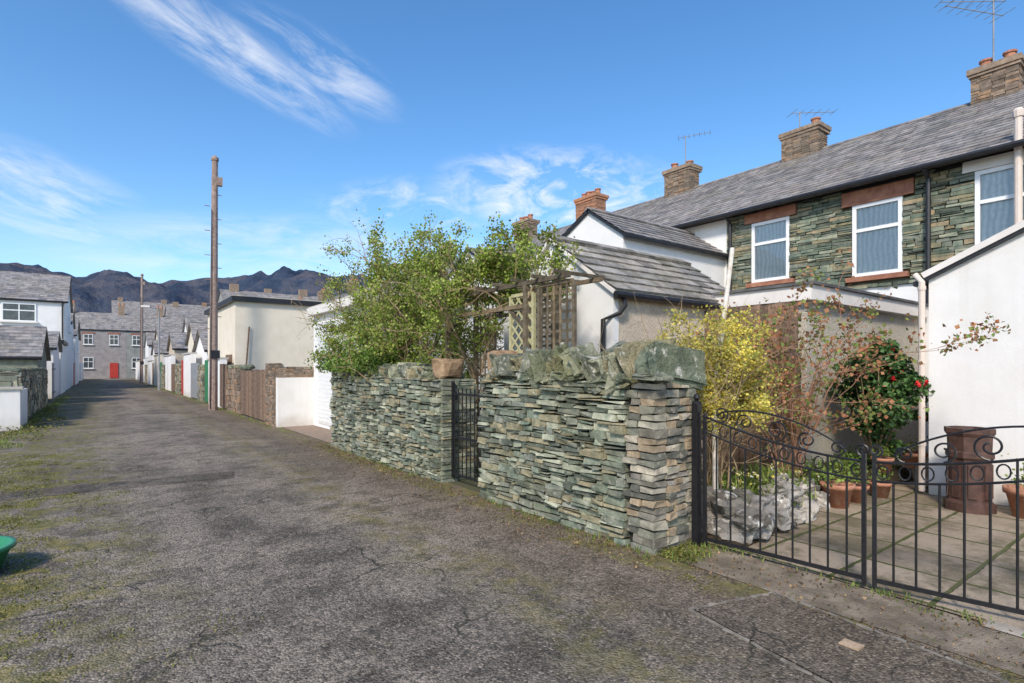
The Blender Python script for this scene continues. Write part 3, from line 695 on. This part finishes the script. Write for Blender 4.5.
for i in range(52):
    c=Vector((R.uniform(4.5,8.6),R.uniform(2.75,3.4),.3))
    for q in range(40): leaf_at(lb,c+Vector((R.gauss(0,.07),R.gauss(0,.07),R.gauss(0,.06))),.035)
raw_obj(lb,'bed_plants',M['ivy'])
fb=MB()
for i in range(34):
    c=Vector((R.uniform(4.5,6.3),R.uniform(2.75,3.3),R.uniform(.35,.5)))
    for q in range(6): leaf_at(fb,c+Vector((R.gauss(0,.012),R.gauss(0,.012),R.gauss(0,.012))),.025)
raw_obj(fb,'bed_flowers',M['flowery'])
gb=MB()
for i in range(110):
    y=R.uniform(2.9,10.8)
    if 5.5<y<6.5: continue
    tuft(gb,(3.6+R.gauss(0,.03),y,.004),5,R.uniform(.02,.06),.03)
for i in range(40): tuft(gb,(3.72+R.uniform(-.05,.5),2.78+R.gauss(0,.10),.01),7,R.uniform(.03,.07),.04)
for i in range(40): tuft(gb,(4.25+R.gauss(0,.05),R.uniform(.5,2.8),.01),6,R.uniform(.02,.05),.03)
for i in range(260): tuft(gb,(-1.7+abs(R.gauss(0,.22))*.8,R.uniform(14,40),.004),8,R.uniform(.04,.12),.06)
for i in range(160): tuft(gb,(3.55+R.gauss(0,.05),R.uniform(14,60),.004),6,R.uniform(.04,.12),.05)
raw_obj(gb,'grass',M['grass'])
lb=MB()
for i in range(70):
    c=Vector((3.68+abs(R.gauss(0,.2)),2.82+R.gauss(0,.10),.02))
    for q in range(14): leaf_at(lb,c+Vector((R.gauss(0,.03),R.gauss(0,.03),abs(R.gauss(0,.012)))),.02)
for i in range(70):
    c=Vector((-1.5+R.gauss(0,.25),R.uniform(14,27),.04))
    for q in range(30): leaf_at(lb,c+Vector((R.gauss(0,.1),R.gauss(0,.12),abs(R.gauss(0,.04)))),.04)
raw_obj(lb,'ground_weeds',M['moss'])
lb=MB()
for i in range(420):
    y=R.uniform(2.4,13); x=-.50+R.gauss(0,.38)-.035*y; s=R.uniform(.02,.08)
    for q in range(int(16+s*500)): leaf_at(lb,Vector((x+R.gauss(0,s),y+R.gauss(0,s*1.4),.006+abs(R.gauss(0,.006)))),.013)
for i in range(160):
    y=R.uniform(2.2,11); x=3.5-abs(R.gauss(0,.12)); s=R.uniform(.02,.05)
    for q in range(16): leaf_at(lb,Vector((x+R.gauss(0,s),y+R.gauss(0,s*1.4),.006+abs(R.gauss(0,.006)))),.013)
raw_obj(lb,'moss',M['moss'])
lb=MB()
for i in range(2600):
    y=R.uniform(.6,12); x=3.62-abs(R.gauss(0,.25)) if y>2.8 else R.uniform(3.6,4.3)
    leaf_at(lb,Vector((x,y,.016+R.random()*.006)),R.uniform(.008,.026))
raw_obj(lb,'leaf_litter',leafmat('litter_mat',[(.20,.12,.06),(.12,.075,.04),(.28,.19,.10),(.07,.05,.03)],.1))

def pot(x,y,z,r,h,name='terracotta_pot',m=None,pl=True):
    e=empty(name); k=MB(); k.lathe((x,y,z),[(.001,.0),(r*.68,0),(r*.95,h*.8),(r*1.06,h*.8),(r*1.08,h),(r*.95,h),(r*.9,h*.85),(.001,h*.85)],24); k.obj('bowl',m or M['terracotta'],e,True)
    if pl:
        lb=MB()
        for i in range(150): leaf_at(lb,Vector((x,y,z+h+.03))+Vector((R.gauss(0,r*.5),R.gauss(0,r*.5),abs(R.gauss(0,r*.5)))),.032)
        raw_obj(lb,'plant',M['grass'],e)
pot(6.55,2.72,.012,.16,.26); pot(6.95,2.68,.012,.12,.2); pot(8.5,2.62,.25,.17,.2); pot(7.45,2.62,.012,.12,.18); pot(7.65,1.32,.012,.21,.3); pot(7.9,2.75,.24,.12,.18)
e=empty('chimney_pot_planter'); k=MB()
k.lathe((7.55,1.80,.012),[(.001,0),(.23,0),(.23,.09),(.195,.12),(.19,.55),(.215,.58),(.215,.63),(.195,.65),(.20,.80),(.225,.84),(.225,.89),(.18,.89),(.17,.80),(.001,.80)],8)
for i in range(8):
    a=(i+.5)/8*2*math.pi
    k.obox((7.55+.18*math.cos(a),1.80+.18*math.sin(a),.34),Vector((-math.sin(a),math.cos(a),0)),Vector((math.cos(a),math.sin(a),0)),.08,.03,.36)
k.obj('pot_body',M['claypot'],e)
k=MB(); k.tube([(4.62,2.98,.1),(4.72,3.06,1.3),(4.93,3.0,2.72)],.026,.022,8); k.obj('leaning_garden_pole',mat('pale_pole_mat',(.56,.49,.40),(.74,.70,.64),14,.7,.3))
e=empty('green_tub'); k=MB(); k.lathe((-.86,5.70,.004),[(.001,0),(.24,0),(.31,.18),(.335,.18),(.335,.21),(.30,.21),(.24,.03),(.001,.03)],28); k.obj('tub_body',mat('green_plastic_mat',(.03,.20,.09),(.04,.25,.11),6,.4,0,spec=.5),e,True)

# ------------------------------------------------------------ poles & lamp
def util_pole(x,y,H,name='utility_pole'):
    e=empty(name); k=MB(); k.tube([(x,y,0),(x+.03,y,H*.5),(x+.06,y,H)],.15,.10,12); k.obj('shaft',M['polewood'],e)
    k=MB(); k.box(x-.09,x+.2,y-.17,y-.151,1.9,2.2); k.tube([(x-.12,y-.14,.05),(x-.06,y-.12,H*.8)],.015); k.obj('plate_and_cable',M['gutter'],e)
    k=MB(); k.lathe((x+.06,y,H),[(.13,0),(.13,.1),(.001,.22)],10)
    for i in range(12): zz=3+i*.45; sg=1 if i%2 else -1; k.tube([(x+sg*.1,y,zz),(x+sg*.28,y,zz)],.014)
    k.box(x-.04,x+.3,y-.1,y+.1,H-.9,H-.6)
    k.obj('cap_and_steps',M['polewood'],e)
util_pole(3.30,22.8,9.2); util_pole(3.1,64,10.5)
e=empty('street_lamp'); k=MB(); k.tube([(3.2,45,0),(3.2,45,1.2)],.09,.09,10); k.tube([(3.2,45,1.2),(3.2,45,5.4),(3.1,45,5.65),(2.6,45,5.75)],.05,.035,8); k.obj('column',M['greydoor'],e)
k=MB(); k.box(2.15,2.65,44.9,45.1,5.70,5.82,.01); k.obj('lantern',M['fascia'],e)

# ------------------------------------------------------------ generic buildings
def bld(name,x0,x1,y0,y1,ze,zr,ax,wm,rm=None,wins=(),fascia=None):
    e=empty(name); k=MB(); k.box(x0,x1,y0,y1,0,ze); k.obj('walls',wm,e)
    o=.15; rm=rm or M['roof']
    if zr is None:
        k=MB(); k.box(x0-o,x1+o,y0-o,y1+o,ze+.001,ze+.2); k.obj('roof',fascia or M['gutter'],e)
        k=MB(); k.box(x0-o+.04,x1+o-.04,y0-o+.04,y1+o-.04,ze+.2,ze+.24); k.obj('roof_edge',M['mortar'],e)
    else:
        if ax=='X':
            ym=(y0+y1)/2; g=MB(); g.add([(x0,y0,ze),(x0,y1,ze),(x0,ym,zr),(x1,y0,ze),(x1,y1,ze),(x1,ym,zr)],[(0,1,2),(3,5,4),(0,3,4,1)]); g.obj('gables',wm,e)
            sl=[(Vector((x0-o,ya,ze+.03)),Vector((0,ym-ya,zr-ze)),X,x1-x0+2*o) for ya in(y0,y1)]
        else:
            xm=(x0+x1)/2; g=MB(); g.add([(x0,y0,ze),(x1,y0,ze),(xm,y0,zr),(x0,y1,ze),(x1,y1,ze),(xm,y1,zr)],[(0,1,2),(3,5,4),(0,3,4,1)]); g.obj('gables',wm,e)
            sl=[(Vector((xa,y0-o,ze+.03)),Vector((xm-xa,0,zr-ze)),Y,y1-y0+2*o) for xa in(x0,x1)]
        for st,v,u,L in sl:
            S=v.length+o; v.normalize(); st=st-v*o
            k=MB(); q=[st,st+u*L,st+u*L+v*S,st+v*S]; k.add(q,[(0,1,2,3)]); k.add([p-Z*.1 for p in q],[(0,1,2,3)]); k.obj('roof_slope',rm,e)
            s=MB(); slates(s,st,u,v,L,S,.3,.4); raw_obj(s,'roof_slates',rm,e)
            gt=MB(); gt.tube([st-Z*.06,st-Z*.06+u*L],.06,None,6); gt.obj('gutter',M['gutter'],e)
    for (c,u,n,w,h) in wins: window(e,c,u,n,w,h,(.4,),w>1,M['fascia'],False,.08)
    return e
ga=bld('white_garage',4.6,8.6,11.3,15.1,2.95,None,'X',M['white'],fascia=M['fascia'])
k=MB()
z=.1
while z<2.7: k.obox((4.58,13.2,z+.05),Y,Vector((-1,0,-.25)),2.9,.02,.10); z+=.105
k.obj('louvred_door',M['upvc'],ga)
sheet('brick_forecourt',[(3.76,10.9),(4.59,10.9),(4.59,15.1),(3.76,15.1)],.01,mat('brick_paving_mat',(.20,.15,.11),(.30,.22,.16),8,.9,.6,40,.01))
wl=empty('white_boundary_wall'); k=MB(); k.box(3.68,5.6,15.1,15.3,0,1.3); k.obj('rendered_face',M['whiteg'],wl)
k=MB(); stone_face(k,(3.68,15.1,1.3),X,-Y,1.9,.28,(.07,.08),(.2,.24),.12,(0,.01)); stone_face(k,(3.68,15.1,1.3),Y,-X,.2,.28,(.07,.08),(.2,.24),.05,(0,.01)); k.obj('brick_top',M['brickb'],wl)
pr=empty('brick_wall'); k=MB(); stone_face(k,(3.64,15.32,0),Y,-X,.95,1.68,(.07,.08),(.2,.24),.1,(0,.012)); stone_face(k,(3.64,15.32,0),X,-Y,.2,1.68,(.07,.08),(.1,.2),.05,(0,.01)); k.obj('bricks',M['brickb'],pr)
k=MB(); k.box(3.7,3.9,15.36,16.2,0,1.66); k.obj('core',M['mortar'],pr)
def board_gate(y0,y1,H,m,name='timber_gate',x=3.72):
    e=empty(name); k=MB(); y=y0
    while y<y1-.02: k.box(x-.02,x,y+.004,min(y+.12,y1)-.004,.05,H+R.uniform(-.01,.01)); y+=.12
    k.obj('boards',m,e)
    k=MB(); k.box(x+.001,x+.05,y0,y1,.3,.4); k.box(x+.001,x+.05,y0,y1,H-.35,H-.25); k.obj('rails',m,e)
board_gate(16.32,18.1,1.5,M['wood']); board_gate(18.2,20.0,1.45,M['wood'])
def rubble_wall(y0,y1,H,x=3.70,th=.4,nx=-1,m=None,name='rubble_wall'):
    e=empty(name); k=MB()
    stone_face(k,(x,y0,0),Y,X*nx,y1-y0,H,(.12,.22),(.2,.5),.12,(0,.03),j=.012,gap=.015)
    if nx<0: k2=(x+.05,x+th)
    else: k2=(x-th,x-.05)
    stone_face(k,(k2[0],y0,0),X,-Y,k2[1]-k2[0],H,(.12,.22),(.2,.4),.1,(0,.03),j=.012,gap=.015)
    k.obj('stones',m or M['rubble'],e); c=MB(); c.box(k2[0],k2[1],y0+.05,y1,0,H-.03); c.obj('core',M['mortar'],e)
    t=MB(); y=y0+.1
    while y<y1: rock(t,((k2[0]+k2[1])/2,y,H+.03),.24,.13,.08,0,R.uniform(-.2,.2),.6,.2); y+=.23
    t.obj('coping',M['coping'],e)
rubble_wall(20.05,22.4,1.55,m=M['brickb']); board_gate(22.5,24.0,1.7,M['wood'])
cb=bld('cream_garage',4.25,8.3,24.0,31,4.2,None,'X',M['cream'])
k=MB(); k.box(4.2,4.24,24.6,25.8,0,2.1); k.obj('door',M['wood'],cb)
k=MB(); k.tube([(4.6,23.9,1.2),(4.75,23.93,3.2)],.03,None,6); k.obj('leaning_post',M['wood'])
seq=[('w',24.1,27,1.9,'white'),('g',27,28.2,1.9,'greendoor'),('r',28.3,30,1.6,None),('g',30,33,1.8,'greydoor'),('w',33,36,2.3,'whiteg'),('g',36,37.2,2.,'reddoor'),('r',37.3,40,1.7,None),('g',40,43,1.8,'wood'),('w',43,47,2.4,'white'),('r',47.2,50,1.7,None),('g',50,52,2.,'greendoor'),('w',52,58,2.6,'cream'),('g',58,60,2,'wood'),('w',60,66,2.2,'white'),('r',66.2,70,1.8,None),('w',70,76,2.6,'white'),('g',76,78,2,'reddoor'),('w',78,90,2.4,'whiteg')]
for t,a,b_,h,m in seq:
    if t=='w':
        k=MB(); k.box(3.72,3.98,a+.01,b_-.01,0,h); o=k.obj('boundary_wall',M[m]); k=MB(); k.box(3.66,4.04,a,b_,h,h+.07); k.obj('coping',M['mortar'],o)
    elif t=='g': board_gate(a,b_,h,M[m],'yard_gate',3.76)
    else: rubble_wall(a,b_,h)
for (y0,y1,ze,zr,x0,wm) in((31.5,36,2.5,3.6,4.3,'white'),(38,42,3.2,4.4,4.6,'cream'),(46,50,3.0,4.2,4.2,'pebble'),(54,58,4.6,6.,6,'white'),(62,67,3.0,4.3,4.2,'white'),(70,75,4.6,6.2,5,'cream'),(80,86,4.4,6,4.6,'white')):
    bld('outbuilding',x0,9.5,y0,y1,ze,zr,'X',M[wm])
for i in range(6):
    y=33+i*7; bld('white_outshoot',9,12,y,y+3,4.4,5.2,'X',M['white'],wins=[((8.98,y+1.5,3.4),Y,-X,.9,1.1)])
k=MB(); k.box(-5,-1.62,18.3,18.6,0,1.02); o=k.obj('white_garden_wall',M['whiteg']); k=MB(); k.box(-5,-1.57,18.25,18.65,1.021,1.08); k.obj('coping',M['mortar'],o)
k=MB(); k.box(-1.9,-1.62,18.61,20,0,1.0); k.obj('white_garden_wall',M['whiteg'])
rubble_wall(20.2,29.5,1.45,-1.78,.45,1)
bld('slate_roofed_shed',-7,-2.1,29.8,34.5,2.05,3.35,'X',M['rubble'])
board_gate(34.7,36,1.8,M['greydoor'],'yard_gate',-1.9)
bld('white_garage',-5,-1.95,36.2,41,2.6,3.5,'X',M['whiteg']); bld('white_garage',-5,-1.9,41.5,46.5,3.0,None,'X',M['white'])
wh=bld('white_house',-9,-1.95,48,56,6.1,8.3,'X',M['white'],wins=[((-4.3,47.98,5.2),X,-Y,1.7,1.2),((-7,47.98,5.2),X,-Y,1.4,1.2),((-1.93,52,4.8),Y,X,.9,1.2)])
k=MB(); k.tube([(-2.1,47.9,.1),(-2.1,47.9,6.0)],.05,None,8); k.obj('downpipe',M['gutter'],wh)
bld('white_house',-7,-2.0,56.5,63,5.2,6.8,'X',M['whiteg'],wins=[((-1.98,60,3.8),Y,X,.9,1.2)])
bld('white_house',-8,-1.9,64,73,4.6,6.4,'X',M['white'],wins=[((-1.88,68,3.6),Y,X,.9,1.2)])
bld('white_house',-8,-2.1,74,84,5.0,6.8,'X',M['white'])
for (a,b_,h,m) in((84,95,2.2,'white'),(46.6,48,1.9,'cream'),(63,64,2,'reddoor')):
    k=MB(); k.box(-2.2,-1.95,a,b_-.02,0,h); k.obj('boundary_wall',M[m])
def endhouse(x0,x1,wm,door):
    wn=[]; n=max(2,int((x1-x0)/2.3))
    for i in range(n):
        xx=x0+(i+.5)*(x1-x0)/n
        wn+= [((xx,99.97,5.7),X,-Y,1.1,1.5)]+([((xx,99.97,2.3),X,-Y,1.2,1.6)] if i!=1 else [])
    e=bld('stone_terrace_house',x0,x1,100,108,7.2,9.9,'X',M[wm],wins=wn)
    xx=x0+1.5*(x1-x0)/n
    k=MB(); k.box(xx-.5,xx+.5,99.9,99.99,.1,2.3); k.obj('door',M[door],e)
    k=MB()
    for i in range(n):
        xc=x0+(i+.5)*(x1-x0)/n; k.box(xc-.75,xc+.75,99.93,99.99,6.5,6.75)
    k.obj('lintels',M['sandstone'],e)
    k=MB(); k.box(x1-.9,x1-.1,103.5,104.5,9.2,11.1); k.obj('chimney_stack',M['brickb'],e)
    k=MB()
    for q in(-.25,.25): k.lathe((x1-.5+q,104,11.1),[(.15,0),(.12,.5)],8)
    k.obj('chimney_pots',M['terracotta'],e)
endhouse(-14,-3.01,'fargrey','reddoor'); endhouse(-3,3,'farstone','reddoor'); endhouse(3.01,8,'fargrey','greendoor'); endhouse(8.01,17,'cream','greendoor')
for (x0,x1,y0,y1,ze,zr,wm,ax) in((12,30,72,82,8.2,11.4,'fargrey','X'),(20,46,90,99,10,13.5,'cream','X'),(10,22,118,130,9.5,13.5,'farstone','X'),(24,60,130,142,13,17.5,'white','X'),(-40,-12,70,80,7,10,'farstone','X'),(2,30,150,160,13,17,'farstone','X')):
    ww=[]; xx=x0+1.5
    while xx<x1-1: ww.append(((xx,y0-.03,ze-1.4),X,-Y,1.1,1.5)); xx+=2.6
    e=bld('background_house',x0,x1,y0,y1,ze,zr,ax,M[wm],wins=ww)
    k=MB(); xx=x0+1
    while xx<x1: k.box(xx,xx+1.0,(y0+y1)/2-.4,(y0+y1)/2+.4,zr-.5,zr+.8); xx+=8.5
    k.obj('chimney_stacks',M['brickb'],e)
lb=MB()
for i in range(90):
    a=math.radians(R.uniform(-25,60)); rr=R.uniform(170,320); c=Vector((rr*math.sin(a),rr*math.cos(a),R.uniform(3,8))); s=R.uniform(4,7)
    for q in range(70): leaf_at(lb,c+Vector((R.gauss(0,s*.5),R.gauss(0,s*.5),R.gauss(0,s*.4))),1.6)
raw_obj(lb,'distant_trees',leafmat('distant_tree_mat',[(.09,.075,.05),(.06,.07,.035),(.12,.10,.07),(.05,.055,.035)],.1))
# ------------------------------------------------------------ hills
prof=[(-180,.05),(-60,.08),(-20,.12),(-2,.126),(0,.120),(3.5,.112),(7.2,.121),(10.5,.133),(13.5,.145),(16.6,.152),(30,.13),(60,.08),(120,.05),(180,.05)]
def ph(a):
    for (a0,h0),(a1,h1) in zip(prof[:-1],prof[1:]):
        if a0<=a<=a1: t=(a-a0)/(a1-a0); return h0+(h1-h0)*t
    return .05
k=MB(); NA=680; NR=60
for i in range(NA+1):
    a=-70+170*i/NA; ar=math.radians(a)
    for j in range(NR+1):
        t=j/NR; r=1400+t*2600
        prf=math.sin(min(1,t/.72)*math.pi/2)**1.5 if t<.72 else math.cos((t-.72)/.28*math.pi/2)
        h=3265*ph(a)*prf
        p=Vector((r*math.sin(ar),r*math.cos(ar),0))
        nz=mnoise.fractal(p/420,1.,2.1,7); rg=1-abs(mnoise.noise(p/260+Vector((9,3,1))))*2
        h+=(nz*105+rg*80*prf-35)*min(1,t*3)*(.25+.75*min(1,abs(t-.72)*5+.25))
        k.v.append((p.x,p.y,max(h,-5)-1 if j else -20))
for i in range(NA):
    for j in range(NR):
        o=i*(NR+1)+j; k.f.append((o,o+NR+1,o+NR+2,o+1))
def hillmat():
    m,nt,b,g=base_mat('hazed_fellside_mat',.95,.1); P=g.outputs['Position']
    sx=nn(nt,'ShaderNodeSeparateXYZ'); lk(nt,P,sx.inputs[0])
    c=mix_n(nt,mr(nt,noise_n(nt,P,.004,7,.65),.42,.58),(.045,.065,.105),(.115,.110,.125))  # distance haze is painted in as bluish base colour, here and next line
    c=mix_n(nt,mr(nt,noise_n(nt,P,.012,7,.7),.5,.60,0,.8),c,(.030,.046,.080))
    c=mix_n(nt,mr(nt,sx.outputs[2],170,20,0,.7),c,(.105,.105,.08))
    lk(nt,c,b.inputs['Base Color']); bump_n(nt,b,noise_n(nt,P,.02,6,.7),.8,35)
    return m
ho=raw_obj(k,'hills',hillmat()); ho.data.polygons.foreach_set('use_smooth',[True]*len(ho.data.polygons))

# ------------------------------------------------------------ world
w=bpy.data.worlds.new('World'); scene.world=w; w.use_nodes=True; nt=w.node_tree; nt.nodes.clear()
SD=Vector((-.72,-.50,.74)).normalized()
el=math.asin(SD.z); az=math.atan2(SD.x,SD.y)
sk=nn(nt,'ShaderNodeTexSky',sky_type='NISHITA'); sk.sun_disc=False; sk.sun_elevation=el; sk.sun_rotation=az; sk.ozone_density=2.5; sk.dust_density=.8; sk.air_density=1.
tc=nn(nt,'ShaderNodeTexCoord'); D=tc.outputs['Generated']
hs=nn(nt,'ShaderNodeHueSaturation'); hs.inputs['Saturation'].default_value=1.24; hs.inputs['Value'].default_value=1.75; lk(nt,sk.outputs[0],hs.inputs['Color'])
col=hs.outputs[0]
def dot(v):
    n=nn(nt,'ShaderNodeVectorMath',operation='DOT_PRODUCT'); n.inputs[1].default_value=v; lk(nt,D,n.inputs[0]); return n.outputs['Value']
def blobmask(c,ax,ra,rb):
    c=Vector(c).normalized(); ax=Vector(ax); ax=(ax-c*ax.dot(c)).normalized(); bx=c.cross(ax)
    a=math_n(nt,'DIVIDE',dot(ax),ra); b=math_n(nt,'DIVIDE',dot(bx),rb)
    f=math_n(nt,'ADD',math_n(nt,'MULTIPLY',a,a),math_n(nt,'MULTIPLY',b,b))
    f=mr(nt,f,0,1,1,0,True)
    return math_n(nt,'MULTIPLY',f,mr(nt,dot(c),0,.2)), ax,bx
total=None
for c,ax,ra,rb,sa,sb,lo,hi,amp,off in(
    ((.15,.875,.455),(.241,-.01,-.10),.21,.05,3.2,13,.38,.74,.8,0),
    ((.27,.84,.46),(.20,-.03,-.08),.15,.05,3.5,12,.42,.76,.6,4),
    ((-.08,.966,.235),(.2,0,-.05),.18,.07,2.5,13,.40,.72,.7,2),
    ((.62,.70,.30),(1,-.8,-.05),.25,.085,6,11,.42,.66,.85,6),
    ((.42,.84,.27),(1,-.5,.1),.2,.06,6,12,.46,.7,.6,11),
    ((.25,.93,.19),(1,-.3,.03),.42,.07,3,12,.38,.72,.55,9)):
    mk,a_,b_=blobmask(c,ax,ra,rb)
    cb=nn(nt,'ShaderNodeCombineXYZ'); lk(nt,math_n(nt,'MULTIPLY',dot(a_),sa),cb.inputs[0]); lk(nt,math_n(nt,'MULTIPLY',dot(b_),sb),cb.inputs[1]); cb.inputs[2].default_value=off
    f=math_n(nt,'MULTIPLY',math_n(nt,'MULTIPLY',mk,mr(nt,noise_n(nt,cb.outputs[0],2.2,6,.66,.45),lo,hi)),amp)
    total=f if total is None else math_n(nt,'MAXIMUM',total,f)
cl=mix_n(nt,total,col,(8.,8.2,8.6))
bg=nn(nt,'ShaderNodeBackground'); lk(nt,cl,bg.inputs[0]); bg.inputs[1].default_value=.13
wo_=nn(nt,'ShaderNodeOutputWorld'); lk(nt,bg.outputs[0],wo_.inputs[0])
w.cycles.sampling_method='MANUAL'; w.cycles.sample_map_resolution=256
L=bpy.data.lights.new('sun','SUN'); L.energy=3.9; L.angle=math.radians(9); L.color=(1,.91,.79)
lo=bpy.data.objects.new('sun',L); COL.objects.link(lo); lo.rotation_euler=(-SD).to_track_quat('-Z','Y').to_euler()
# ------------------------------------------------------------ camera
cam=bpy.data.cameras.new('camera'); cam.lens=19.3; cam.sensor_width=36; cam.shift_y=.0259; cam.clip_start=.05; cam.clip_end=20000
co=bpy.data.objects.new('camera',cam); COL.objects.link(co); co.location=(0,0,1.55); co.rotation_euler=(math.radians(90),0,math.radians(-36.8)); scene.camera=co
scene.view_settings.view_transform='Standard'; scene.view_settings.look='None'; scene.view_settings.exposure=0
